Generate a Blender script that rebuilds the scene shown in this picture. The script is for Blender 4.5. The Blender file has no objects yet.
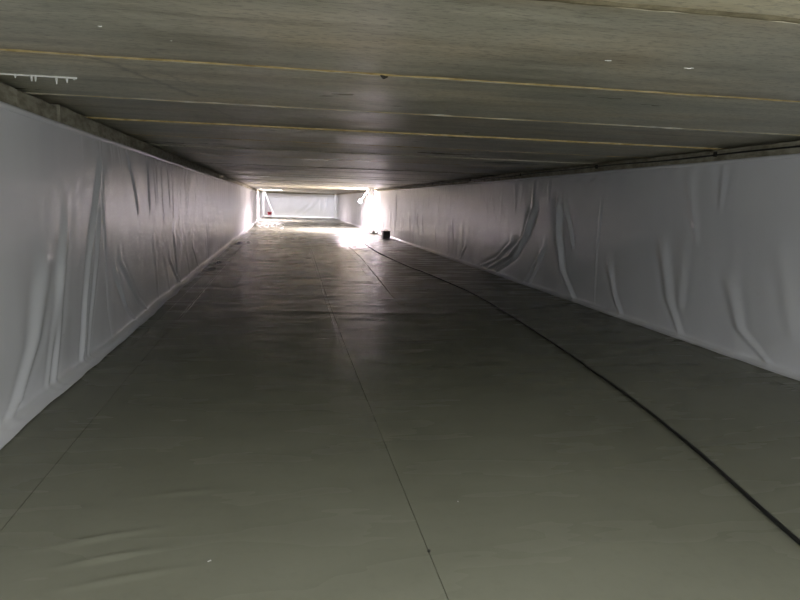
import bpy, math, random
import numpy as np
from mathutils import Matrix, Vector

random.seed(7)
rng = np.random.default_rng(11)
scene = bpy.context.scene
C = scene.collection

# ---------------------------------------------------------------- dimensions (metres, y runs down the tank)
XL, XR = -1.372, 3.750          # faces of the side liners
HC = 1.737                      # underside of the roof slabs
JOINT0, SLAB = 1.778, 1.2       # first visible slab joint, slab width
K_BACK, K_END = -2, 39
Y_BACK, Y_END = JOINT0 + SLAB * K_BACK, JOINT0 + SLAB * K_END
LINER_TOP = 1.635
def joint(k): return JOINT0 + SLAB * k

# ---------------------------------------------------------------- camera
yaw, pitch, roll = 0.180034, -0.145431, 0.030083
f = Vector((math.sin(yaw) * math.cos(pitch), math.cos(yaw) * math.cos(pitch), math.sin(pitch)))
r = f.cross(Vector((0, 0, 1))).normalized()
u = r.cross(f)
cr, sr = math.cos(roll), math.sin(roll)
r2, u2 = r * cr + u * sr, u * cr - r * sr
cam = bpy.data.cameras.new('camera')
cam.sensor_width = 36.0
cam.lens = 657.74 / 800 * 36.0
cam.clip_start, cam.clip_end = 0.02, 300
camo = bpy.data.objects.new('camera', cam)
camo.matrix_world = Matrix(((r2.x, u2.x, -f.x, 0), (r2.y, u2.y, -f.y, 0), (r2.z, u2.z, -f.z, 1.180), (0, 0, 0, 1)))
C.objects.link(camo)
scene.camera = camo

# ---------------------------------------------------------------- sky, daylight in the three roof hatches, exposure
w = bpy.data.worlds.new('sky'); scene.world = w; w.use_nodes = True
bg = w.node_tree.nodes['Background']
bg.inputs[0].default_value = (0.80, 0.88, 1.0, 1); bg.inputs[1].default_value = 2.0

SLOT = 0.60                      # open strip left at the far end of the roof
HATCH_K, HATCH_X0, HATCH_X1 = 21, 2.45, 3.56
FAR_K, FAR_X0, FAR_X1 = 31, -1.25, 0.00
NEAR_K, NEAR_X0, NEAR_X1 = -2, -0.60, 0.90   # hatch over the camera
BACK_OPEN = (-0.3, 2.9, 0.30, 1.62)   # x0, x1, z0, z1 of the access opening behind the camera
def daylight(name, loc, rot, sx, sy, power, colr):
    li = bpy.data.lights.new(name, 'AREA')
    li.shape = 'RECTANGLE'; li.size = sx; li.size_y = sy; li.energy = power; li.color = colr
    lo = bpy.data.objects.new(name, li); lo.location = loc; lo.rotation_euler = rot; C.objects.link(lo)
daylight('hatch_daylight', ((HATCH_X0 + HATCH_X1) / 2, joint(HATCH_K) + SLAB / 2, HC + 0.2), (0, 0, 0), HATCH_X1 - HATCH_X0, SLAB - 0.08, 2500.0, (1.0, 0.85, 0.95))
daylight('far_hatch_daylight', ((FAR_X0 + FAR_X1) / 2, joint(FAR_K) + SLAB / 2, HC + 0.2), (0, 0, 0), FAR_X1 - FAR_X0, SLAB - 0.08, 650.0, (1.0, 0.84, 0.91))
daylight('slot_daylight', ((XL + XR) / 2, joint(K_END - 1) + SLOT / 2, HC + 0.2), (0, 0, 0), XR - XL, SLOT - 0.04, 46.0, (1.0, 0.94, 1.0))
daylight('opening_daylight', ((BACK_OPEN[0] + BACK_OPEN[1]) / 2, Y_BACK - 0.03, (BACK_OPEN[2] + BACK_OPEN[3]) / 2), (math.radians(90), 0, 0), BACK_OPEN[1] - BACK_OPEN[0], BACK_OPEN[3] - BACK_OPEN[2], 37.0, (0.96, 1.0, 0.99))
daylight('near_hatch_daylight', ((NEAR_X0 + NEAR_X1) / 2, joint(NEAR_K) + SLAB / 2, HC + 0.2), (0, 0, 0), NEAR_X1 - NEAR_X0, SLAB - 0.08, 54.0, (1.0, 1.0, 0.96))
sun = bpy.data.lights.new('sun', 'SUN'); sun.energy = 14.0; sun.angle = math.radians(1.0); sun.color = (1.0, 0.92, 0.90)
suno = bpy.data.objects.new('sun', sun)
suno.rotation_euler = Vector((-0.10, 0.30, -1.0)).to_track_quat('-Z', 'Y').to_euler(); C.objects.link(suno)

vs = scene.view_settings
vs.view_transform = 'Standard'; vs.look = 'None'; vs.gamma = 1.0; vs.use_curve_mapping = False
vs.exposure = 0.0
scene.cycles.max_bounces = 16
scene.cycles.diffuse_bounces = 10
scene.cycles.glossy_bounces = 6

# ---------------------------------------------------------------- materials
def mat_base(name, rough=0.5, spec=0.5, metal=0.0):
    m = bpy.data.materials.new(name); m.use_nodes = True
    nt = m.node_tree; b = nt.nodes['Principled BSDF']
    b.inputs['Roughness'].default_value = rough
    b.inputs['Specular IOR Level'].default_value = spec
    b.inputs['Metallic'].default_value = metal
    return m, nt, b
def N(nt, t, **kw):
    n = nt.nodes.new(t)
    for k, v in kw.items():
        if hasattr(n, k): setattr(n, k, v)
        else: n.inputs[k].default_value = v
    return n
def pos(nt, scale):
    g = N(nt, 'ShaderNodeNewGeometry'); mp = N(nt, 'ShaderNodeMapping')
    nt.links.new(g.outputs['Position'], mp.inputs['Vector']); mp.inputs['Scale'].default_value = scale
    return mp.outputs[0]
def noise(nt, vec, scale, detail=4, rough=0.55):
    n = N(nt, 'ShaderNodeTexNoise'); n.inputs['Scale'].default_value = scale
    n.inputs['Detail'].default_value = detail; n.inputs['Roughness'].default_value = rough
    nt.links.new(vec, n.inputs['Vector']); return n.outputs['Fac']
def ramp(nt, fac, stops):
    n = N(nt, 'ShaderNodeValToRGB'); e = n.color_ramp.elements
    while len(e) < len(stops): e.new(0.5)
    for i, (p, c) in enumerate(stops):
        e[i].position = p; e[i].color = (c if len(c) == 4 else (*c, 1))
    nt.links.new(fac, n.inputs[0]); return n.outputs[0]
def mix(nt, a, b, fac=None, mode='MULTIPLY', f=1.0):
    n = N(nt, 'ShaderNodeMix'); n.data_type = 'RGBA'; n.blend_type = mode
    n.inputs[0].default_value = f
    if fac is not None: nt.links.new(fac, n.inputs[0])
    for s, i in ((a, 6), (b, 7)):
        if isinstance(s, tuple): n.inputs[i].default_value = (*s, 1)
        else: nt.links.new(s, n.inputs[i])
    return n.outputs[2]
def math_n(nt, op, a, b=None, c=None):
    n = N(nt, 'ShaderNodeMath'); n.operation = op
    for i, s in enumerate((a, b, c)):
        if s is None: continue
        if isinstance(s, (int, float)): n.inputs[i].default_value = s
        else: nt.links.new(s, n.inputs[i])
    return n.outputs[0]
def bump(nt, b, h, strength, dist):
    n = N(nt, 'ShaderNodeBump'); n.inputs['Strength'].default_value = strength; n.inputs['Distance'].default_value = dist
    nt.links.new(h, n.inputs['Height']); nt.links.new(n.outputs[0], b.inputs['Normal'])

def make_slab_concrete():
    m, nt, b = mat_base('slab_concrete', 0.42, 0.5)
    streak = noise(nt, pos(nt, (0.5, 3.5, 1)), 2.6, 6, 0.62)
    blotch = noise(nt, pos(nt, (0.7, 1.4, 1)), 1.3, 4, 0.6)
    fine = noise(nt, pos(nt, (5, 16, 6)), 5.0, 5, 0.65)
    c = ramp(nt, streak, [(0.30, (0.38, 0.35, 0.265)), (0.50, (0.57, 0.54, 0.42)), (0.72, (0.70, 0.665, 0.53))])
    c = mix(nt, c, ramp(nt, blotch, [(0.32, (0.66, 0.70, 0.68)), (0.52, (1.0, 1.0, 1.0)), (0.72, (1.10, 1.02, 0.94))]))
    c = mix(nt, c, ramp(nt, fine, [(0.36, (0.58, 0.57, 0.55)), (0.49, (1, 1, 1))]))
    # slab to slab shade of the concrete
    oi = N(nt, 'ShaderNodeObjectInfo')
    c = mix(nt, c, ramp(nt, oi.outputs['Random'], [(0.0, (0.80, 0.80, 0.82)), (0.5, (0.95, 0.95, 0.95)), (1.0, (1.08, 1.06, 1.0))]))
    # patches of rough dark pitting
    pit = noise(nt, pos(nt, (5, 60, 1)), 2.2, 3, 0.7)
    zone = noise(nt, pos(nt, (0.9, 2.2, 1)), 1.1, 2, 0.5)
    pz = math_n(nt, 'MULTIPLY', ramp(nt, pit, [(0.52, (0, 0, 0)), (0.66, (1, 1, 1))]), ramp(nt, zone, [(0.54, (0, 0, 0)), (0.66, (1, 1, 1))]))
    c = mix(nt, c, (0.13, 0.125, 0.11), math_n(nt, 'MULTIPLY', pz, 0.55), 'MIX')
    # rusty-brown seepage beside the packed joints
    gy = N(nt, 'ShaderNodeNewGeometry'); sy = N(nt, 'ShaderNodeSeparateXYZ'); nt.links.new(gy.outputs['Position'], sy.inputs[0])
    seep = noise(nt, pos(nt, (1.4, 1, 1)), 2.0, 4, 0.6)
    for yj, wd, am in ((joint(0), 0.10, 0.75), (joint(1), 0.075, 0.8), (joint(2), 0.03, 0.5), (joint(3), 0.03, 0.4)):
        d = math_n(nt, 'ABSOLUTE', math_n(nt, 'SUBTRACT', sy.outputs[1], yj))
        k = math_n(nt, 'MAXIMUM', math_n(nt, 'SUBTRACT', 1.0, math_n(nt, 'DIVIDE', d, wd)), 0.0)
        k = math_n(nt, 'MULTIPLY', math_n(nt, 'MULTIPLY', k, am), ramp(nt, seep, [(0.35, (0.25,) * 3), (0.65, (1,) * 3)]))
        c = mix(nt, c, (0.28, 0.20, 0.09), k, 'MIX')
    # two dark scuffs dragged slantwise over the slabs
    g = N(nt, 'ShaderNodeNewGeometry'); sp = N(nt, 'ShaderNodeSeparateXYZ'); nt.links.new(g.outputs['Position'], sp.inputs[0])
    wob = math_n(nt, 'MULTIPLY_ADD', noise(nt, pos(nt, (4, 4, 4)), 3.0, 3), 0.10, -0.05)
    for xa, ya, sl, y1, wd, am in ((-0.76, 3.02, 0.30, 3.95, 0.030, 0.55), (-0.58, 3.10, 0.26, 3.75, 0.020, 0.35), (-0.45, 4.45, 0.22, 4.95, 0.022, 0.45)):
        t = math_n(nt, 'SUBTRACT', sp.outputs[0], math_n(nt, 'MULTIPLY_ADD', sp.outputs[1], sl, xa - sl * ya))
        t = math_n(nt, 'ABSOLUTE', math_n(nt, 'ADD', t, wob))
        k = math_n(nt, 'SUBTRACT', 1.0, math_n(nt, 'SMOOTH_MIN', math_n(nt, 'DIVIDE', t, wd), 1.0, 0.3))
        k = math_n(nt, 'MAXIMUM', k, 0.0)
        k = math_n(nt, 'MULTIPLY', k, math_n(nt, 'MULTIPLY', math_n(nt, 'GREATER_THAN', sp.outputs[1], ya), math_n(nt, 'LESS_THAN', sp.outputs[1], y1)))
        c = mix(nt, c, (0.12, 0.115, 0.10), math_n(nt, 'MULTIPLY', k, am), 'MIX')
    nt.links.new(c, b.inputs['Base Color'])
    h = math_n(nt, 'ADD', math_n(nt, 'MULTIPLY', fine, 0.5), math_n(nt, 'MULTIPLY', streak, 0.5))
    bump(nt, b, h, 0.45, 0.006)
    nt.links.new(ramp(nt, blotch, [(0.3, (0.26,) * 3), (0.7, (0.42,) * 3)]), b.inputs['Roughness'])
    return m
def make_wall_concrete():
    m, nt, b = mat_base('wall_concrete', 0.8, 0.3)
    n1 = noise(nt, pos(nt, (3, 3, 3)), 2.0, 6, 0.65); n2 = noise(nt, pos(nt, (2, 2.5, 9)), 3.0, 4, 0.6)
    c = ramp(nt, n1, [(0.3, (0.30, 0.28, 0.21)), (0.6, (0.46, 0.43, 0.34)), (0.8, (0.56, 0.53, 0.43))])
    c = mix(nt, c, ramp(nt, n2, [(0.35, (0.62, 0.60, 0.58)), (0.6, (1, 1, 1))]))
    nt.links.new(c, b.inputs['Base Color']); bump(nt, b, n1, 0.6, 0.01); return m
def make_liner():
    m, nt, b = mat_base('liner_membrane', 0.27, 0.45)
    n1 = noise(nt, pos(nt, (1, 0.7, 0.9)), 1.6, 2, 0.5); n2 = noise(nt, pos(nt, (18, 18, 18)), 4.0, 3)
    c = ramp(nt, n1, [(0.3, (0.83, 0.83, 0.875)), (0.7, (0.88, 0.88, 0.92))])
    c = mix(nt, c, ramp(nt, noise(nt, pos(nt, (3, 2, 6)), 3.0, 5, 0.7), [(0.22, (0.88, 0.87, 0.86)), (0.34, (1, 1, 1))]))
    nt.links.new(c, b.inputs['Base Color'])
    bump(nt, b, n2, 0.04, 0.002); return m
def make_floor_liner():
    m, nt, b = mat_base('floor_membrane', 0.25, 0.05)
    n1 = noise(nt, pos(nt, (0.8, 0.8, 1)), 1.5, 5, 0.6); n2 = noise(nt, pos(nt, (1.0, 3.5, 1)), 1.2, 3, 0.5)
    c = ramp(nt, n1, [(0.3, (0.165, 0.166, 0.128)), (0.7, (0.200, 0.201, 0.158))])
    c = mix(nt, c, ramp(nt, noise(nt, pos(nt, (6, 6, 1)), 3.0, 5, 0.7), [(0.3, (0.94, 0.94, 0.93)), (0.5, (1, 1, 1))]))
    nt.links.new(c, b.inputs['Base Color'])
    nt.links.new(ramp(nt, n2, [(0.3, (0.23,) * 3), (0.7, (0.30,) * 3)]), b.inputs['Roughness'])
    bump(nt, b, n2, 0.22, 0.010); return m
def make_joint(name, a, bcol, c3, sc=8.0):
    m, nt, b = mat_base(name, 0.85, 0.2)
    n1 = noise(nt, pos(nt, (1, 1, 1)), sc, 5, 0.7)
    nt.links.new(ramp(nt, n1, [(0.32, a), (0.5, bcol), (0.68, c3)]), b.inputs['Base Color'])
    bump(nt, b, n1, 0.6, 0.006); return m
def make_plain(name, col, rough=0.5, spec=0.5, metal=0.0, var=0.12, scale=12.0):
    m, nt, b = mat_base(name, rough, spec, metal)
    n1 = noise(nt, pos(nt, (1, 1, 1)), scale, 4)
    lo = tuple(c * (1 - var) for c in col); hi = tuple(min(1, c * (1 + var)) for c in col)
    nt.links.new(ramp(nt, n1, [(0.3, lo), (0.7, hi)]), b.inputs['Base Color']); return m

M = dict(
    slab=make_slab_concrete(), wall=make_wall_concrete(), liner=make_liner(), floor=make_floor_liner(),
    tan=make_joint('joint_tan', (0.33, 0.22, 0.07), (0.62, 0.48, 0.22), (0.78, 0.66, 0.40)),
    pale=make_joint('joint_pale', (0.52, 0.40, 0.18), (0.74, 0.66, 0.44), (0.86, 0.85, 0.80), 3.0),
    dull=make_joint('joint_dull', (0.12, 0.10, 0.06), (0.22, 0.19, 0.12), (0.36, 0.31, 0.20)),
    black=make_plain('black_rubber', (0.012, 0.012, 0.012), 0.45),
    boxblack=make_plain('black_plastic', (0.015, 0.016, 0.015), 0.4),
    white=make_plain('white_metal', (0.80, 0.80, 0.80), 0.4, 0.5, 0.0, 0.04),
    alu=make_plain('aluminium', (0.82, 0.82, 0.83), 0.45, 0.5, 0.0, 0.04),
    lime=make_plain('lime_deposit', (0.85, 0.85, 0.82), 0.8, 0.3, 0, 0.05),
    scrap=make_plain('scrap_film', (0.78, 0.77, 0.76), 0.5, 0.4, 0, 0.1),
    red=make_plain('red_plastic', (0.62, 0.05, 0.08), 0.45),
    grey=make_plain('grey_metal', (0.16, 0.18, 0.18), 0.5, 0.5, 0.3),
    dark=make_plain('dark_stain', (0.02, 0.017, 0.012), 0.7),
    earth=make_plain('subfloor_concrete', (0.05, 0.05, 0.045), 0.9),
    bead=make_plain('weld_bead', (0.34, 0.34, 0.29), 0.3),
)
def make_sheet():
    m, nt, b = mat_base('white_sheeting', 0.5, 0.4)
    n1 = noise(nt, pos(nt, (5, 5, 1.5)), 3.0, 4)
    nt.links.new(ramp(nt, n1, [(0.3, (0.80, 0.80, 0.79)), (0.7, (0.88, 0.88, 0.87))]), b.inputs['Base Color'])
    tr = N(nt, 'ShaderNodeBsdfTranslucent'); tr.inputs[0].default_value = (0.85, 0.85, 0.84, 1)
    mx = N(nt, 'ShaderNodeMixShader'); mx.inputs[0].default_value = 0.5
    out = nt.nodes['Material Output']
    nt.links.new(b.outputs[0], mx.inputs[1]); nt.links.new(tr.outputs[0], mx.inputs[2]); nt.links.new(mx.outputs[0], out.inputs[0])
    return m
M['sheet'] = make_sheet()
def make_bulb():
    m, nt, b = mat_base('lamp_glow', 0.4)
    b.inputs['Base Color'].default_value = (1, 1, 1, 1)
    b.inputs['Emission Color'].default_value = (1.0, 0.97, 0.95, 1); b.inputs['Emission Strength'].default_value = 3.0
    return m
M['bulb'] = make_bulb()

# ---------------------------------------------------------------- mesh helpers
class MB:
    def __init__(s): s.v, s.f = [], []
    def add(s, vs, fs):
        o = len(s.v); s.v += [tuple(p) for p in vs]; s.f += [tuple(i + o for i in q) for q in fs]; return s
    def box(s, x0, x1, y0, y1, z0, z1):
        return s.add([(x, y, z) for z in (z0, z1) for y in (y0, y1) for x in (x0, x1)],
                     [(0, 2, 3, 1), (4, 5, 7, 6), (0, 1, 5, 4), (2, 6, 7, 3), (0, 4, 6, 2), (1, 3, 7, 5)])
    def tube(s, pts, rad, n=8, caps=True):
        pts = [Vector(p) for p in pts]; rings = []
        rad = rad if isinstance(rad, (list, tuple)) else [rad] * len(pts)
        ref = None
        for i, p in enumerate(pts):
            d = (pts[min(i + 1, len(pts) - 1)] - pts[max(i - 1, 0)]).normalized()
            if ref is None: ref = Vector((0, 0, 1)) if abs(d.z) < 0.9 else Vector((1, 0, 0))
            a = (ref - d * ref.dot(d)).normalized(); b = d.cross(a); ref = a
            rings.append([p + (a * math.cos(2 * math.pi * j / n) + b * math.sin(2 * math.pi * j / n)) * rad[i] for j in range(n)])
        vs = [q for rr in rings for q in rr]
        fs = [(i * n + j, i * n + (j + 1) % n, (i + 1) * n + (j + 1) % n, (i + 1) * n + j) for i in range(len(pts) - 1) for j in range(n)]
        if caps: fs += [tuple(range(n))[::-1], tuple((len(pts) - 1) * n + j for j in range(n))]
        return s.add(vs, fs)
    def lathe(s, prof, c=(0, 0, 0), n=20):
        vs = [(c[0] + rr * math.cos(2 * math.pi * j / n), c[1] + rr * math.sin(2 * math.pi * j / n), c[2] + z) for rr, z in prof for j in range(n)]
        fs = [(i * n + j, i * n + (j + 1) % n, (i + 1) * n + (j + 1) % n, (i + 1) * n + j) for i in range(len(prof) - 1) for j in range(n)]
        fs += [tuple(range(n))[::-1], tuple((len(prof) - 1) * n + j for j in range(n))]
        return s.add(vs, fs)
    def build(s, name, mat, parent=None, smooth=False):
        me = bpy.data.meshes.new(name); me.from_pydata(s.v, [], s.f); me.update()
        me.materials.append(mat)
        if smooth: me.polygons.foreach_set('use_smooth', [True] * len(me.polygons))
        o = bpy.data.objects.new(name, me); C.objects.link(o)
        if parent: o.parent = parent; o.matrix_parent_inverse = Matrix.Translation(-parent.location)
        return o
def bevel(o, w=0.006, seg=2):
    md = o.modifiers.new('bevel', 'BEVEL'); md.width = w; md.segments = seg; md.limit_method = 'ANGLE'; return o
def tag(o, label=None, cat=None, group=None, kind=None):
    if label: o['label'] = label
    if cat: o['category'] = cat
    if group: o['group'] = group
    if kind: o['kind'] = kind
    return o
def empty(name, loc=(0, 0, 0)):
    o = bpy.data.objects.new(name, None); o.location = loc; o.empty_display_size = 0.1; C.objects.link(o); return o
def grid_object(name, X, Y, Z, mat, parent=None):
    nr, nc = X.shape
    v = np.stack([X, Y, Z], -1).reshape(-1, 3)
    i = np.arange(nr - 1)[:, None] * nc + np.arange(nc - 1)[None, :]
    q = np.stack([i, i + 1, i + nc + 1, i + nc], -1).reshape(-1, 4)
    me = bpy.data.meshes.new(name)
    me.vertices.add(len(v)); me.vertices.foreach_set('co', v.ravel())
    me.loops.add(q.size); me.loops.foreach_set('vertex_index', q.ravel())
    me.polygons.add(len(q)); me.polygons.foreach_set('loop_start', np.arange(0, q.size, 4)); me.polygons.foreach_set('loop_total', np.full(len(q), 4))
    me.update(calc_edges=True); me.validate()
    me.materials.append(mat); me.polygons.foreach_set('use_smooth', [True] * len(me.polygons))
    o = bpy.data.objects.new(name, me); C.objects.link(o)
    if parent: o.parent = parent
    return o
def graded(y0, y1, a=0.0045, near=0.0, off=2.2):
    out = [y0]
    while out[-1] < y1: out.append(out[-1] + a * (abs(out[-1] - near) + off))
    out[-1] = y1
    return np.array(out)
def smooth01(t): t = np.clip(t, 0, 1); return t * t * (3 - 2 * t)
_w = [(rng.uniform(-1, 1), rng.uniform(-1, 1), rng.uniform(0, 6.28)) for _ in range(24)]
def wavy(a, b):           # soft random relief, about -1..1
    s = np.zeros_like(a)
    for i, (p, q, ph) in enumerate(_w):
        fr = 0.6 + 0.22 * i
        s += np.sin(fr * (p * a + q * b) * 2.2 + ph + 0.6 * np.sin(0.7 * a + i)) / (1 + 0.18 * i)
    return s / 4.0

# ---------------------------------------------------------------- roof: one precast slab after another
ceiling = tag(empty('ceiling', (0, 0, 0)), 'roof of grey precast concrete slabs laid across the lined tank', kind='structure')
def slab_piece(k, x0, x1, cut=0.0):
    y0, y1 = joint(k) + 0.012 + cut, joint(k + 1) - 0.012
    dz = random.uniform(0.0, 0.012) if k > 1 else 0.002
    n = max(2, int((x1 - x0) / 0.12)); vs, fs = [], []
    for i in range(n + 1):
        x = x0 + (x1 - x0) * i / n
        c1, c2 = (random.uniform(0.006, 0.016) for _ in range(2))
        e1, e2 = (random.uniform(-0.002, 0.002) for _ in range(2))
        z = HC + dz + random.uniform(-0.0008, 0.0008)
        vs += [(x, y0 + e1, HC + 0.22), (x, y0 + e1, z + c1), (x, y0 + e1 + c1, z), (x, (y0 + y1) / 2, z + 0.001),
               (x, y1 - e2 - c2, z), (x, y1 - e2, z + c2), (x, y1 - e2, HC + 0.22)]
    m = 7
    for i in range(n):
        for j in range(m):
            a, b = i * m + j, i * m + (j + 1) % m
            fs.append((a, a + m, b + m, b))
    fs += [tuple(range(m)), tuple(n * m + j for j in range(m))[::-1]]
    MB().add(vs, fs).build('roof_slab', M['slab'], ceiling)
HK = {HATCH_K: (HATCH_X0, HATCH_X1), NEAR_K: (NEAR_X0, NEAR_X1), FAR_K: (FAR_X0, FAR_X1)}
X0, X1 = XL - 0.14, XR + 0.14
for k in range(K_BACK, K_END):
    if k in HK:
        a, b = HK[k]
        if a > XL + 0.01: slab_piece(k, X0, a)
        if b < XR - 0.01: slab_piece(k, b, X1)
    else:
        slab_piece(k, X0, X1, SLOT if k == K_END - 1 else 0.0)
for k in range(K_BACK + 1, K_END):           # packing strip in every joint
    kind = {0: 'dull', 1: 'tan', 2: 'pale', 3: 'tan', 4: 'tan', 6: 'tan'}.get(k, 'dull')
    hw = {0: 0.026, 1: 0.019, 2: 0.017, 3: 0.013, 4: 0.010}.get(k, 0.008)
    spans = [(X0, X1)]
    for kk in (k, k - 1):
        if kk in HK:
            a, b = HK[kk]; spans = [s for s in ((X0, a), (b, X1)) if s[1] - s[0] > 0.2]
    for a, b in spans:
        n = int((b - a) / 0.05); vs, fs = [], []
        for i in range(n + 1):
            x = a + (b - a) * i / n; y = joint(k)
            rec = {'tan': -0.001, 'pale': -0.002, 'dull': 0.012 if k else -0.001}[kind] + random.uniform(-0.002, 0.003)
            l, rr = hw + random.uniform(-0.004, 0.003), hw + random.uniform(-0.004, 0.003)
            vs += [(x, y - 0.011, HC + 0.2), (x, y - l, HC + rec + 0.004), (x, y, HC + rec), (x, y + rr, HC + rec + 0.004), (x, y + 0.011, HC + 0.2)]
        for i in range(n):
            for j in range(5):
                p, q = i * 5 + j, i * 5 + (j + 1) % 5
                fs.append((p, p + 5, q + 5, q))
        MB().add(vs, fs).build('joint_strip', M[kind], ceiling)
# white lime crust with short drips under a crack, and a dark knot on the second joint
mb = MB(); n = 26
for i in range(n):
    x = -1.345 + 0.36 * i / n; wdt = random.uniform(0.0008, 0.003)
    mb.box(x, x + 0.36 / n + 0.001, 3.553 - wdt, 3.553 + wdt, HC - 0.004, HC + 0.014)
for x, l in ((-1.262, 0.016), (-1.190, 0.026), (-1.172, 0.026), (-1.078, 0.034), (-1.030, 0.024), (-0.998, 0.010)):
    mb.tube([(x, 3.553, HC + 0.01), (x, 3.553, HC - l * 0.5), (x, 3.553, HC - l)], [0.006, 0.005, 0.003], 6)
tag(mb.build('lime_drips', M['lime'], ceiling), 'row of white lime drips hanging from the concrete')
mb = MB(); mb.tube([(0.425, 2.972, HC - 0.002), (0.44, 2.982, HC - 0.006), (0.458, 2.996, HC - 0.002)], [0.004, 0.011, 0.004], 8)
tag(mb.build('dark_knot', M['dark'], ceiling), 'small dark knot on the pale joint')
for x, y, l in ((-0.61, 2.46, 0.008), (1.20, 2.42, 0.014), (1.55, 2.45, 0.020), (-0.40, 2.60, 0.004), (-1.15, 2.45, 0.003)):
    mb = MB(); mb.tube([(x, y, HC + 0.002), (x + l * 0.9, y - l * 0.25, HC + 0.0005), (x + l * 1.8, y - l * 0.3, HC + 0.002)], [0.001, 0.0018, 0.001], 6)
    mb.build('lime_spot', M['lime'], ceiling)

# ---------------------------------------------------------------- concrete side walls with a band of blocks left bare above the liner
def wall(name, side, label):
    xi = XL - 0.035 if side < 0 else XR + 0.035
    s = side
    w_ = tag(empty(name, (xi, (Y_BACK + Y_END) / 2, 0)), label, kind='structure')
    m = MB(); a, b = sorted((xi, xi + s * 0.32)); m.box(a, b, Y_BACK - 0.3, Y_END + 0.3, -0.1, 1.55)
    a, b = sorted((xi + s * 0.125, xi + s * 0.32)); m.box(a, b, Y_BACK - 0.3, Y_END + 0.3, 1.55, HC + 0.26)
    m.build('concrete_core', M['wall'], w_)
    y = Y_BACK + 0.01
    while y < Y_END:
        L = random.uniform(0.42, 0.75) if side < 0 else random.uniform(1.1, 1.9)
        L = min(L, Y_END - y)
        d = random.uniform(0.0, 0.013); top = HC - random.uniform(0.001, 0.010)
        a, b = sorted((xi - s * (0.012 + d), xi + s * 0.12))
        n = max(2, int(L / 0.08)); vs, fs = [], []
        for i in range(n + 1):
            yy = y + (L - 0.006) * i / n
            tt = top - random.uniform(0, 0.007); inn = (xi - s * (0.012 + d + random.uniform(-0.003, 0.003))); out = xi + s * 0.12
            vs += [(inn, yy, 1.552), (inn, yy, tt - 0.006), (inn + s * 0.008, yy, tt), (out, yy, tt), (out, yy, 1.552)]
        for i in range(n):
            for j in range(5):
                p, q = i * 5 + j, i * 5 + (j + 1) % 5; fs.append((p, q, q + 5, p + 5))
        fs += [tuple(range(5))[::-1], tuple(n * 5 + j for j in range(5))]
        MB().add(vs, fs).build('concrete_block', M['wall'], w_)
        y += L
    return w_
wall('wall_left', -1, 'bare concrete wall above and behind the left liner')
wall('wall_right', 1, 'bare concrete wall above and behind the right liner')
m = MB(); m.box(XL - 0.33, XR + 0.33, Y_END + 0.03, Y_END + 0.3, -0.1, HC + 0.26)
tag(m.build('wall_end', M['wall']), 'concrete wall closing the far end of the tank', kind='structure')
m = MB(); bo = BACK_OPEN
m.box(XL - 0.33, bo[0], Y_BACK - 0.3, Y_BACK, -0.1, HC + 0.26); m.box(bo[1], XR + 0.33, Y_BACK - 0.3, Y_BACK, -0.1, HC + 0.26)
m.box(bo[0], bo[1], Y_BACK - 0.3, Y_BACK, -0.1, bo[2]); m.box(bo[0], bo[1], Y_BACK - 0.3, Y_BACK, bo[3], HC + 0.26)
tag(m.build('wall_back', M['wall']), 'concrete wall with an access opening behind the camera', kind='structure')

# ---------------------------------------------------------------- floor: welded membrane sheets over concrete
floor = tag(empty('floor', (0, 0, 0)), 'grey-green plastic membrane floor welded from long sheets', kind='structure')
m = MB(); m.box(XL - 0.3, XR + 0.3, Y_BACK - 0.2, Y_END + 0.2, -0.10, -0.016)
m.build('subfloor', M['earth'], floor)
SEAMS = [
    [(-3, XL - 0.03), (50, XL - 0.03)],
    [(-3, -0.955), (2.4, -0.97), (4.4, -0.99), (7, -1.0), (18.3, -1.03), (50, -1.06)],
    [(-3, 0.49), (2.05, 0.50), (5.4, 0.52), (8.5, 0.56), (20.3, 0.80), (50, 0.95)],
    [(-3, 3.46), (3.8, 3.48), (6, 3.50), (50, 3.55)],
    [(-3, XR + 0.03), (50, XR + 0.03)],
]
def seam_x(i, y):
    a = np.array(SEAMS[i]); return np.interp(y, a[:, 0], a[:, 1])
# wrinkles pressed into the sheets: centre x, y, half length, direction, height, half width
WR = [(-0.62, 2.285, 0.13, 0.30, 0.010, 0.012), (-0.55, 2.150, 0.12, 0.28, 0.009, 0.012), (-0.48, 2.02, 0.14, 0.25, 0.006, 0.014), (-0.40, 2.62, 0.13, 0.15, 0.004, 0.02),
      (-0.87, 3.27, 0.06, 0.3, 0.006, 0.015), (-0.09, 6.18, 0.10, 0.1, 0.004, 0.04), (-0.14, 5.59, 0.12, -0.1, 0.004, 0.05), (0.42, 4.28, 0.08, 0.0, 0.004, 0.02),
      (0.20, 6.4, 0.08, 0.2, 0.003, 0.04), (0.75, 4.2, 0.1, 0.1, 0.003, 0.02), (1.2, 5.4, 0.15, 0.0, 0.003, 0.05)]
for i in range(280):
    y = 6.5 + 16 * random.random()
    WR.append((random.uniform(-1.0, 3.0), y, random.uniform(0.12, 0.55), random.uniform(-0.18, 0.18), random.uniform(0.0012, 0.0040), 0.025 + 0.004 * y))
def floor_relief(X, Y):
    Z = 0.0022 * wavy(X * 0.9, Y * 1.2) + 0.0008 * wavy(X * 1.6 + 3, Y * 2.0)
    for x, y, hl, dr, h, hw in WR:
        msk = (np.abs(Y - y) < 0.2 + 5 * hw) & (np.abs(X - x) < 2.2 * hl)
        if not msk.any(): continue
        dx = X[msk] - x; dy = Y[msk] - y - dr * dx + 0.15 * dx * dx
        Z[msk] += h * np.exp(-(dy / hw) ** 2) * np.exp(-(dx / hl) ** 2)
    return Z
ys = graded(Y_BACK, Y_END + 0.02, 0.0038, 0, 1.2)
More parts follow.
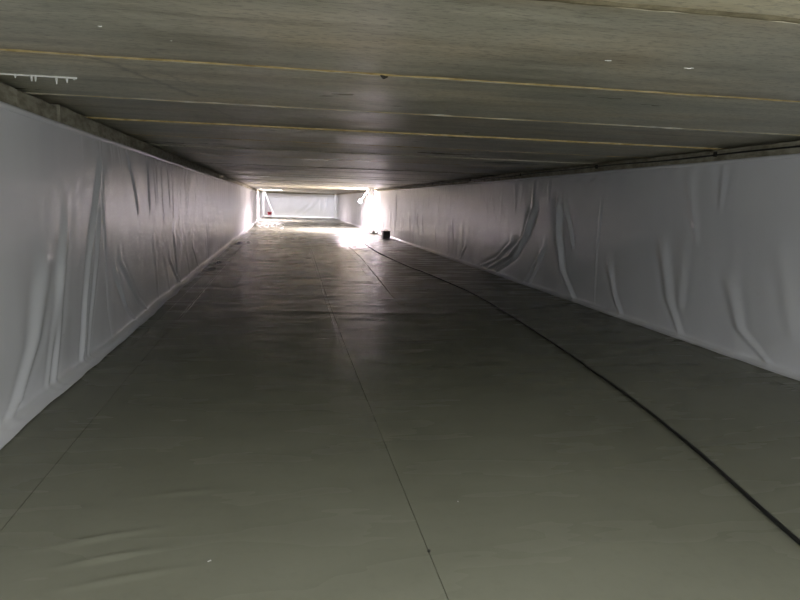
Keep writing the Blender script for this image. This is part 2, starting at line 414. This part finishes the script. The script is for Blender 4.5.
for i in range(len(SEAMS) - 1):
    wid = SEAMS[i + 1][1][1] - SEAMS[i][1][1]
    t = np.linspace(0, 1, max(6, int(wid / 0.035)))
    a = seam_x(i, ys)[:, None] + 0.0018; b = seam_x(i + 1, ys)[:, None] - 0.0018
    t = np.concatenate([[0, 0.0012 / wid], t[1:-1], [1 - 0.0012 / wid, 1]])
    X = a + (b - a) * t[None, :]
    Y = np.repeat(ys[:, None], len(t), 1)
    Z = floor_relief(X, Y)
    # turned-down edges
    X = np.concatenate([X[:, :1], X, X[:, -1:]], 1); Y = np.concatenate([Y[:, :1], Y, Y[:, -1:]], 1)
    Z = np.concatenate([Z[:, :1] - 0.012, Z, Z[:, -1:] - 0.012], 1)
    grid_object('membrane_sheet', X, Y, Z, M['floor'], floor)
def ridge_x(y): return np.interp(y, [5, 7.5, 14, 20, 50], [1.40, 1.37, 1.69, 1.83, 1.95])
def strip(name, xs_of, y0, y1, half, h, mat):
    yy = graded(y0, y1, 0.02); xc = xs_of(yy)
    cols = [(-half, -0.002), (-half * 0.7, h), (half * 0.7, h), (half, -0.002)]
    X = np.stack([xc + c for c, _ in cols], 1); Y = np.repeat(yy[:, None], 4, 1)
    fade = smooth01((yy - y0) / 3.0)[:, None]
    Z = floor_relief(X, Y) + np.where(np.array([z for _, z in cols])[None, :] > 0, np.array([z for _, z in cols])[None, :] * fade, -0.002) - 0.001 * (1 - fade)
    return grid_object(name, X, Y, Z, mat, floor)
strip('weld_bead', lambda y: seam_x(2, y) - 0.035 - 0.004 * np.maximum(0, 6 - y), 4.0, 30, 0.006, 0.0025, M['floor'])
strip('weld_bead', lambda y: seam_x(1, y) + 0.02, 5.0, 40, 0.008, 0.004, M['floor'])
strip('weld_bead', lambda y: seam_x(1, y) - 0.17, 4.0, 40, 0.005, 0.0018, M['floor'])
strip('weld_bead', lambda y: -0.6 - 0.001 * y, 7.0, 30, 0.006, 0.0015, M['floor'])
strip('weld_bead', lambda y: ridge_x(y), 6.8, 22, 0.014, 0.006, M['floor'])
strip('weld_bead', lambda y: ridge_x(y) - 0.15, 9.0, 20, 0.010, 0.002, M['floor'])

# ---------------------------------------------------------------- wall liners: hung membrane with folds, coved into the floor
def fold_field(Y, Z, folds):
    D = np.zeros_like(Y)
    for pts, h, wd in folds:
        p = np.array(sorted([(z, y) for y, z in pts]))
        z0, z1 = p[0, 0], p[-1, 0]
        ylo, yhi = p[:, 1].min() - 5 * wd, p[:, 1].max() + 5 * wd
        c0, c1 = np.searchsorted(Y[0], ylo), np.searchsorted(Y[0], yhi)
        if c1 <= c0: continue
        yy, zz = Y[:, c0:c1], Z[:, c0:c1]
        yc = np.interp(zz, p[:, 0], p[:, 1])
        env = smooth01((zz - z0 + 0.10) / 0.16) * smooth01((z1 + 0.18 - zz) / 0.30)
        wl = wd * (0.65 + 0.6 * np.clip((zz - z0) / max(0.2, z1 - z0), 0, 1))
        t = (yy - yc) / wl
        D[:, c0:c1] += h * env * (np.exp(-t * t) - 0.35 * np.exp(-((np.abs(t) - 1.9) / 0.9) ** 2))
    return D
def side_liner(name, side, folds, label):
    LINER_TOP = 1.606 if side < 0 else 1.622
    s = -side                                          # inward direction
    x0 = XL if side < 0 else XR
    root = tag(empty(name, (x0, 10, 0)), label, 'liner')
    ys = graded(Y_BACK, Y_END - 0.01, 0.0024, 0, 1.0)
    R_ = 0.055
    up = np.linspace(LINER_TOP, R_, 64)
    arc = np.linspace(0, math.pi / 2, 9)[1:]
    offs = np.concatenate([np.zeros(64), R_ * (1 - np.cos(arc)), R_ + np.array([0.012, 0.03, 0.045])])
    zs = np.concatenate([up, R_ - R_ * np.sin(arc), np.zeros(3)])
    nx = np.concatenate([np.ones(64), np.cos(arc), np.zeros(3)])
    nz = 1 - nx
    Y = np.repeat(ys[None, :], len(zs), 0); Zb = np.repeat(zs[:, None], len(ys), 1)
    D = 0.6 * fold_field(Y, Zb, folds)
    belly = np.sin(np.clip(Zb / LINER_TOP, 0, 1) * math.pi) ** 0.7
    D += belly * (0.010 + 0.007 * wavy(Y * 0.8 + 9 * side, Zb * 0.9) + 0.004 * wavy(Y * 3.1, Zb * 0.8 + 4))
    # fine vertical gathers below the fixing strip
    D += 0.0035 * np.exp(-(LINER_TOP - Zb) / 0.16) * np.sin(Y * 17 + 2 * np.sin(Y * 3.3)) * (Y > 5)
    D *= smooth01((LINER_TOP - Zb) / 0.05 + 0.05)
    tail = np.concatenate([np.ones(64), np.linspace(1, 0.5, 8), [0.2, 0.1, 0.0]])[:, None]
    D *= tail
    # wandering lower edge with small pinches
    wob = 0.018 * wavy(Y * 1.7 + 5, Y * 0.3) * np.clip(1 - Zb / 0.35, 0, 1)
    X = x0 + s * (offs[:, None] + D * nx[:, None] + wob)
    Z = Zb + np.maximum(D, -0.002) * nz[:, None] + 0.006 * (zs[:, None] < 0.02)
    grid_object('membrane', X, Y, Z, M['liner'], None).parent = root
    root.children[0].matrix_parent_inverse = Matrix.Translation(-root.location)
    # fixing strip along the top edge
    yy = graded(Y_BACK, Y_END - 0.02, 0.02)
    zt = LINER_TOP + 0.0015 * np.sin(yy * 2.1) + 0.001 * np.sin(yy * 5.3 + 1)
    prof = [(0.000, -0.020), (0.010, -0.018), (0.013, 0.000), (0.008, 0.012), (-0.020, 0.014)]
    Xs = np.stack([np.full_like(yy, x0 + s * a) for a, _ in prof], 0)
    Ys = np.repeat(yy[None, :], len(prof), 0); Zs = np.stack([zt + b for _, b in prof], 0)
    e = grid_object('edge_strip', Xs, Ys, Zs, M['liner'], None); e.parent = root
    e.matrix_parent_inverse = Matrix.Translation(-root.location)
    return root
LF = [  # (points y,z), height, half width
    ([(5.50, 1.60), (5.44, 1.29), (5.48, 0.91), (5.49, 0.59), (5.51, 0.27), (5.62, 0.02)], 0.013, 0.018),
    ([(5.44, 1.40), (5.38, 1.29), (5.21, 0.99), (5.04, 0.71), (4.91, 0.44), (4.79, 0.06)], 0.027, 0.040),
    ([(5.40, 1.20), (5.33, 0.92), (5.17, 0.56), (5.02, 0.23), (4.95, 0.05)], 0.017, 0.032),
    ([(4.57, 1.04), (4.48, 0.83), (4.35, 0.40), (4.24, 0.04)], 0.021, 0.048),
    ([(4.15, 0.75), (3.95, 0.36), (3.69, 0.08), (3.55, 0.02)], 0.030, 0.072),
    ([(4.42, 0.70), (4.28, 0.40), (4.12, 0.06)], 0.013, 0.040),
    ([(6.33, 1.62), (6.45, 1.45), (6.66, 1.19), (6.72, 1.05)], 0.022, 0.027),
    ([(7.27, 1.62), (7.30, 1.30), (7.33, 1.05)], 0.020, 0.027),
    ([(5.75, 0.55), (6.12, 0.21), (6.48, 0.02)], 0.030, 0.036),
    ([(5.95, 0.62), (6.62, 0.19), (7.06, 0.02)], 0.030, 0.041),
    ([(8.50, 0.42), (9.00, 0.16), (9.32, 0.02)], 0.022, 0.05),
    ([(6.05, 1.58), (6.12, 1.45)], 0.009, 0.024), ([(5.80, 1.60), (5.84, 1.50)], 0.008, 0.024),
    ([(10.7, 0.40), (11.2, 0.15), (11.5, 0.02)], 0.018, 0.05),
]
RF = [
    ([(9.50, 1.18), (9.76, 0.76), (10.23, 0.36), (11.11, 0.06)], 0.085, 0.068),
    ([(9.95, 0.67), (10.45, 0.38), (11.6, 0.06)], 0.060, 0.063),
    ([(10.4, 0.60), (11.1, 0.28), (12.1, 0.05)], 0.051, 0.063),
    ([(8.60, 1.25), (8.55, 0.82), (8.35, 0.36), (7.94, 0.02)], 0.076, 0.054),
    ([(8.46, 1.26), (8.22, 0.97), (8.08, 0.70)], 0.043, 0.045),
    ([(7.37, 1.25), (7.40, 0.64), (7.39, 0.03)], 0.016, 0.020),
    ([(9.15, 0.50), (9.46, 0.24), (9.73, 0.04)], 0.054, 0.041),
    ([(9.02, 0.62), (9.27, 0.29), (9.52, 0.03)], 0.051, 0.041),
    ([(7.08, 0.55), (6.90, 0.22), (6.72, 0.03)], 0.030, 0.054),
    ([(6.02, 0.85), (5.84, 0.34), (5.58, 0.01)], 0.027, 0.060),
    ([(5.66, 0.90), (5.64, 0.30)], 0.012, 0.064),
    ([(5.20, 1.60), (5.19, 1.25)], 0.011, 0.040),
    ([(4.98, 0.60), (4.79, 0.23), (4.40, 0.01)], 0.023, 0.060),
    ([(5.68, 1.50), (5.48, 0.93)], 0.012, 0.056),
    ([(4.42, 0.90), (4.22, 0.30)], 0.012, 0.080),
    ([(11.2, 1.38), (10.84, 1.04)], 0.015, 0.035), ([(11.6, 1.30), (11.3, 1.0)], 0.013, 0.035), ([(12.0, 1.32), (11.7, 1.0)], 0.013, 0.035),
    ([(8.45, 1.58), (8.0, 1.55), (7.62, 1.53)], 0.051, 0.126),
    ([(21.9, 1.56), (21.5, 0.10)], 0.03, 0.035), ([(18.3, 0.88), (17.9, 0.05)], 0.034, 0.06), ([(17.6, 0.80), (17.3, 0.05)], 0.028, 0.05),
    ([(14.35, 0.74), (14.0, 0.05)], 0.034, 0.055), ([(20.4, 0.7), (20.2, 0.05)], 0.026, 0.055), ([(16.0, 0.6), (15.8, 0.05)], 0.026, 0.055), ([(13.2, 0.35), (13.6, 0.03)], 0.03, 0.05),
]
y = 7.6
while y < 46:                                       # left: close vertical drapes further down
    z0 = random.uniform(0.3, 1.2); LF.append(([(y, 1.6), (y + random.uniform(-0.05, 0.15), z0)], random.uniform(0.004, 0.012), random.uniform(0.02, 0.045) * (1 + y / 30)))
    if random.random() < 0.35: LF.append(([(y - 0.3, random.uniform(0.3, 0.8)), (y, 0.03)], random.uniform(0.008, 0.016), 0.04 + y * 0.002))
    y += random.uniform(0.12, 0.32) * (1 + y / 25)
y = 9.0
while y < 46:
    LF_ = random.uniform(0.9, 1.4); RF.append(([(y, 1.6), (y + random.uniform(-0.1, 0.1), LF_)], random.uniform(0.005, 0.012), random.uniform(0.03, 0.05) * (1 + y / 30)))
    if y > 13 and random.random() < 0.6: RF.append(([(y + 0.1, random.uniform(0.4, 1.0)), (y, 0.03)], random.uniform(0.012, 0.028), 0.05 + y * 0.003))
    y += random.uniform(0.25, 0.5) * (1 + y / 25)
side_liner('wall_liner', -1, LF, 'pale grey plastic liner hung along the left wall, with a ragged vertical seam')
side_liner('wall_liner', 1, RF, 'pale grey plastic liner with slanting folds along the right wall behind the black cable')
# end liner
root = tag(empty('wall_liner', (1.2, Y_END, 0)), 'pale grey plastic liner across the far end wall', 'liner')
xs = np.linspace(XL + 0.01, XR - 0.01, 150); zs = np.linspace(LINER_TOP - 0.01, 0.004, 50)
Xg, Zg = np.meshgrid(xs, zs)
D = 0.02 + 0.02 * wavy(Xg * 1.3, Zg * 1.1)
for pts, h, wd in (([(2.6, 1.5), (2.1, 0.8), (1.3, 0.1)], 0.03, 0.14), ([(2.8, 1.4), (2.75, 0.2)], 0.02, 0.08), ([(1.6, 0.9), (1.0, 0.3)], 0.02, 0.2), ([(3.2, 1.5), (3.1, 0.3)], 0.03, 0.08)):
    D += fold_field(Xg, Zg, [(pts, h, wd)])
D *= smooth01((LINER_TOP - Zg) / 0.08)
o = grid_object('membrane', Xg, Y_END + 0.012 - D - 0.09 * np.exp(-Zg / 0.05), Zg, M['liner']); o.parent = root
o.matrix_parent_inverse = Matrix.Translation(-root.location)
m = MB(); m.box(XL + 0.01, XR - 0.01, Y_END - 0.012, Y_END + 0.02, LINER_TOP - 0.015, LINER_TOP + 0.02); bevel(m.build('edge_strip', M['liner'], root), 0.004)

# ---------------------------------------------------------------- cables
def catmull(pts, n=10):
    P = [Vector(p) for p in pts]; P = [P[0] * 2 - P[1]] + P + [P[-1] * 2 - P[-2]]; out = []
    for i in range(1, len(P) - 2):
        for j in range(n):
            t = j / n
            out.append(0.5 * ((2 * P[i]) + (P[i + 1] - P[i - 1]) * t + (2 * P[i - 1] - 5 * P[i] + 4 * P[i + 1] - P[i + 2]) * t * t + (3 * P[i] - P[i - 1] - 3 * P[i + 1] + P[i + 2]) * t ** 3))
    return out + [P[-2]]
cab = [(1.60, -0.5), (1.66, 0.3), (1.75, 1.2), (1.85, 1.93), (2.03, 2.80), (2.165, 3.64), (2.25, 4.42), (2.285, 4.70), (2.40, 5.97), (2.53, 8.18), (2.47, 10.6), (2.34, 12.4), (2.27, 15.2), (2.28, 16.6), (2.34, 18.5), (2.55, 20.9), (2.78, 23.0), (2.98, 24.45), (3.18, 24.85), (3.31, 25.02)]
pts = catmull([(x, y, 0.012) for x, y in cab], 8)
zz = floor_relief(np.array([[p.x for p in pts]]), np.array([[p.y for p in pts]]))[0]
pts = [Vector((p.x, p.y, 0.0100 + max(0, z))) for p, z in zip(pts, zz)]
tag(MB().tube(pts, 0.0090, 8).build('power_cable', M['black'], smooth=True), 'long black cable trailing across the grey-green floor towards the bright hatch', 'cable')
pts = [(XR + 0.008 + 0.002 * math.sin(y * 3.1), y, 1.690 + 0.006 * math.sin(y * 0.9) + 0.004 * math.sin(y * 2.7 + 1)) for y in np.arange(Y_BACK + 0.1, 46, 0.25)]
root = tag(empty('wall_cable', (XR, 10, 1.69)), 'thin black cable clipped to the concrete band above the right liner', 'cable')
MB().tube(pts, 0.007, 6).build('cable_run', M['black'], root, True)
for y in (5.35, 7.6, 10.2, 13.1, 16.5):
    m = MB(); m.box(XR - 0.004, XR + 0.024, y - 0.012, y + 0.012, 1.672, 1.716); bevel(m.build('cable_clip', M['dark'], root), 0.003)

# ---------------------------------------------------------------- under the right hatch: white sheeting, lamp arm, stand, box
nr, nc = 40, 44
v_ = np.linspace(0, 1, nr)[:, None]; h_ = np.linspace(-1, 1, nc)[None, :]
cx = 3.44; half = 0.105 + 0.225 * v_ ** 1.0
Z = (HC - 0.012) * (1 - v_) + 0.008 * v_ + 0 * h_
X = cx + half * h_ + 0.02 * np.sin(v_ * 4)
Y = 25.95 - 0.35 * v_ + (0.012 + 0.05 * v_) * np.sin(h_ * 9 + 1.5 * v_) + 0.02 * np.sin(h_ * 21 + 1) * v_
root = tag(empty('hanging_sheet', (cx, 25.5, 0)), 'glaring white plastic sheet hanging from the roof and flaring to the floor', 'plastic sheet')
o = grid_object('sheet', X, Y, Z, M['sheet']); o.parent = root; o.matrix_parent_inverse = Matrix.Translation(-root.location)
sd = o.modifiers.new('thickness', 'SOLIDIFY'); sd.thickness = 0.003
MB().tube([(cx - 0.13, 25.95, HC - 0.010), (cx + 0.15, 25.95, HC - 0.010)], 0.012, 8).build('top_batten', M['white'], root)

LX, LYY = 3.655, 27.40
root = tag(empty('lamp_arm', (LX, LYY, HC)), 'white lamp on an angled arm under the roof beside the glaring sheet', 'lamp')
m = MB(); m.box(LX - 0.045, LX + 0.045, LYY - 0.04, LYY + 0.04, HC - 0.05, HC - 0.002); bevel(m.build('ceiling_bracket', M['white'], root), 0.006)
MB().tube(catmull([(LX, LYY, HC - 0.05), (LX - 0.03, LYY, HC - 0.075), (LX - 0.12, LYY, HC - 0.08), (LX - 0.18, LYY, HC - 0.11), (3.245, LYY, 1.30)], 5), 0.020, 8).build('arm', M['white'], root, True)
h = MB().lathe([(0.03, 0.09), (0.05, 0.075), (0.085, 0.0), (0.088, -0.014), (0.07, -0.014)], (3.20, LYY, 1.225), 20).build('reflector', M['white'], root, True)
MB().lathe([(0.01, 0.0), (0.05, -0.012), (0.06, -0.045), (0.045, -0.085), (0.012, -0.10)], (3.20, LYY, 1.222), 16).build('bulb', M['bulb'], h, True)

root = tag(empty('prong_stand', (3.46, 25.05, 0)), 'small grey metal stand with upturned prongs at the foot of the glaring sheet', 'stand')
bx, by = 3.46, 25.05
MB().lathe([(0.11, 0.0), (0.11, 0.015), (0.06, 0.06), (0.03, 0.11), (0.015, 0.14)], (bx, by, 0.0), 16).build('base', M['grey'], root, True)
for a in (0.1, 1.7, 3.2, 4.8):
    MB().tube(catmull([(bx, by, 0.03), (bx + 0.09 * math.cos(a), by + 0.09 * math.sin(a), 0.025), (bx + 0.15 * math.cos(a), by + 0.15 * math.sin(a), 0.05), (bx + 0.165 * math.cos(a), by + 0.165 * math.sin(a), 0.12)], 4), 0.014, 6).build('prong', M['grey'], root, True)
MB().tube([(bx, by, 0.12), (bx + 0.02, by, 0.25), (bx + 0.045, by, 0.36)], 0.006, 6).build('stalk', M['grey'], root, True)
MB().lathe([(0.008, -0.03), (0.026, -0.015), (0.026, 0.015), (0.008, 0.03)], (bx + 0.047, by, 0.385), 12).build('knob', M['grey'], root, True)

root = tag(empty('black_box', (3.42, 21.75, 0)), 'small black plastic box standing on the floor by the right wall', 'box')
m = MB(); m.box(3.30, 3.54, 21.62, 21.88, 0.01, 0.235); bevel(m.build('body', M['boxblack'], root), 0.012)
m = MB(); m.box(3.292, 3.548, 21.612, 21.888, 0.235, 0.268); bevel(m.build('lid', M['boxblack'], root), 0.008)
MB().tube(catmull([(3.36, 21.75, 0.262), (3.37, 21.75, 0.295), (3.47, 21.75, 0.295), (3.48, 21.75, 0.262)], 4), 0.008, 6).build('handle', M['boxblack'], root, True)
for sx in (3.32, 3.50):
    for sy in (21.64, 21.86): MB().lathe([(0.012, 0.002), (0.014, 0.014)], (sx, sy, 0), 8).build('foot', M['boxblack'], root)

# ---------------------------------------------------------------- far left corner: stepladder under its hatch, red bucket hung from it
LY = 48.15
root = tag(empty('stepladder', (-0.95, LY, 0)), 'white stepladder standing in the far left corner by the end wall', 'ladder')
for dy in (-0.18, 0.18):
    m = MB(); m.box(-1.335, -1.225, LY + dy - 0.025, LY + dy + 0.025, 0.006, HC - 0.06); bevel(m.build('front_rail', M['alu'], root), 0.006)
    m = MB(); a, b = (-1.18, HC - 0.07), (-0.52, 0.006)
    m.add([(a[0] - 0.045, LY + dy - 0.02, a[1]), (a[0] + 0.045, LY + dy - 0.02, a[1]), (b[0] + 0.045, LY + dy - 0.02, b[1]), (b[0] - 0.045, LY + dy - 0.02, b[1]),
           (a[0] - 0.045, LY + dy + 0.02, a[1]), (a[0] + 0.045, LY + dy + 0.02, a[1]), (b[0] + 0.045, LY + dy + 0.02, b[1]), (b[0] - 0.045, LY + dy + 0.02, b[1])],
          [(0, 3, 2, 1), (4, 5, 6, 7), (0, 1, 5, 4), (1, 2, 6, 5), (2, 3, 7, 6), (3, 0, 4, 7)])
    bevel(m.build('rear_rail', M['alu'], root), 0.005)
for i in range(6):
    z = 0.25 + 0.26 * i
    m = MB(); m.box(-1.33, -1.24, LY - 0.19, LY + 0.19, z, z + 0.03); bevel(m.build('step', M['alu'], root), 0.005)
m = MB(); m.box(-1.345, -1.12, LY - 0.23, LY + 0.23, HC - 0.075, HC - 0.03); bevel(m.build('top_cap', M['alu'], root), 0.008)

bxx, byy, bz = -0.86, LY - 0.36, 0.10
root = tag(empty('red_bucket', (bxx, byy, bz)), 'red bucket hanging by a cord from the stepladder', 'bucket')
MB().lathe([(0.11, 0.0), (0.15, 0.21), (0.142, 0.21), (0.103, 0.012)], (bxx, byy, bz), 22).build('body', M['red'], root, True)
MB().lathe([(0.148, 0.195), (0.160, 0.200), (0.160, 0.215), (0.148, 0.220)], (bxx, byy, bz), 22).build('rim', M['red'], root, True)
MB().tube([(bxx + 0.15 * math.cos(t), byy, bz + 0.20 + 0.14 * math.sin(t)) for t in np.linspace(0, math.pi, 12)], 0.005, 6).build('handle', M['white'], root, True)
MB().tube([(bxx, byy, bz + 0.34), (bxx, byy + 0.06, bz + 0.62), (bxx + 0.005, byy + 0.135, bz + 0.80)], 0.006, 6).build('cord', M['white'], root, True)

# ---------------------------------------------------------------- scraps lying on the floor
def scrap(x, y, size, rot, label):
    n = 7; vs, fs = [], []
    rr = random.Random(int(x * 1000 + y * 77))
    for i in range(n):
        for j in range(n):
            a, b = (i / (n - 1) - 0.5) * 2, (j / (n - 1) - 0.5) * 1.1
            a *= 1 + 0.25 * rr.uniform(-1, 1); b *= 1 + 0.3 * rr.uniform(-1, 1)
            X_ = (a * math.cos(rot) - b * math.sin(rot)) * size; Y_ = (a * math.sin(rot) + b * math.cos(rot)) * size
            zf = float(floor_relief(np.array([[x + X_]]), np.array([[y + Y_]]))[0, 0])
            lift = (0.5 + Y_ / (2.4 * size)) * (0.75 + 0.25 * math.sin(3 * a + x))     # curled up at the far edge
            vs.append((x + X_, y + Y_, zf + 0.003 + size * 0.55 * max(0.0, lift) * rr.uniform(0.8, 1.1)))
    for i in range(n - 1):
        for j in range(n - 1): a = i * n + j; fs.append((a, a + n, a + n + 1, a + 1))
    o = MB().add(vs, fs).build('film_scrap', M['sheet'])
    return tag(o, label, 'scrap', 'white film scraps on the floor')
scrap(-1.17, 11.05, 0.10, 0.4, 'larger crumpled white film scrap on floor at the left wall, nearest of all')
scrap(-1.14, 12.25, 0.085, 1.2, 'white film scrap by the left wall just beyond the nearest scrap')
scrap(-1.12, 17.7, 0.13, 0.9, 'white film scrap lying against the left wall, farthest of three along it')
scrap(-0.88, 18.3, 0.09, 2.0, 'white film scrap on the floor seam a little off the left wall')
scrap(0.04, 21.1, 0.12, 0.3, 'white film scrap in mid floor, left of the centre seam')
scrap(0.40, 21.0, 0.06, 2.3, 'tiny white scrap on mid floor close to the centre seam')
scrap(0.00, 27.6, 0.10, 1.0, 'white scrap on mid floor, second farthest from the camera')
scrap(-0.05, 32.0, 0.13, 1.4, 'white scrap on mid floor, farthest from the camera')
scrap(-0.23, 2.08, 0.006, 0.3, 'tiny pale crumb on the near floor left of the centre seam')
scrap(0.70, 2.41, 0.004, 1.3, 'tiny pale crumb on the near floor right of the centre seam')
m = MB(); m.lathe([(0.003, 0.0), (0.006, 0.004), (0.004, 0.009), (0.001, 0.010)], (0.50, 2.05, 0.001), 8)
tag(m.build('dark_crumb', M['dark'], smooth=True), 'tiny dark crumb lying on the near centre seam', 'crumb')
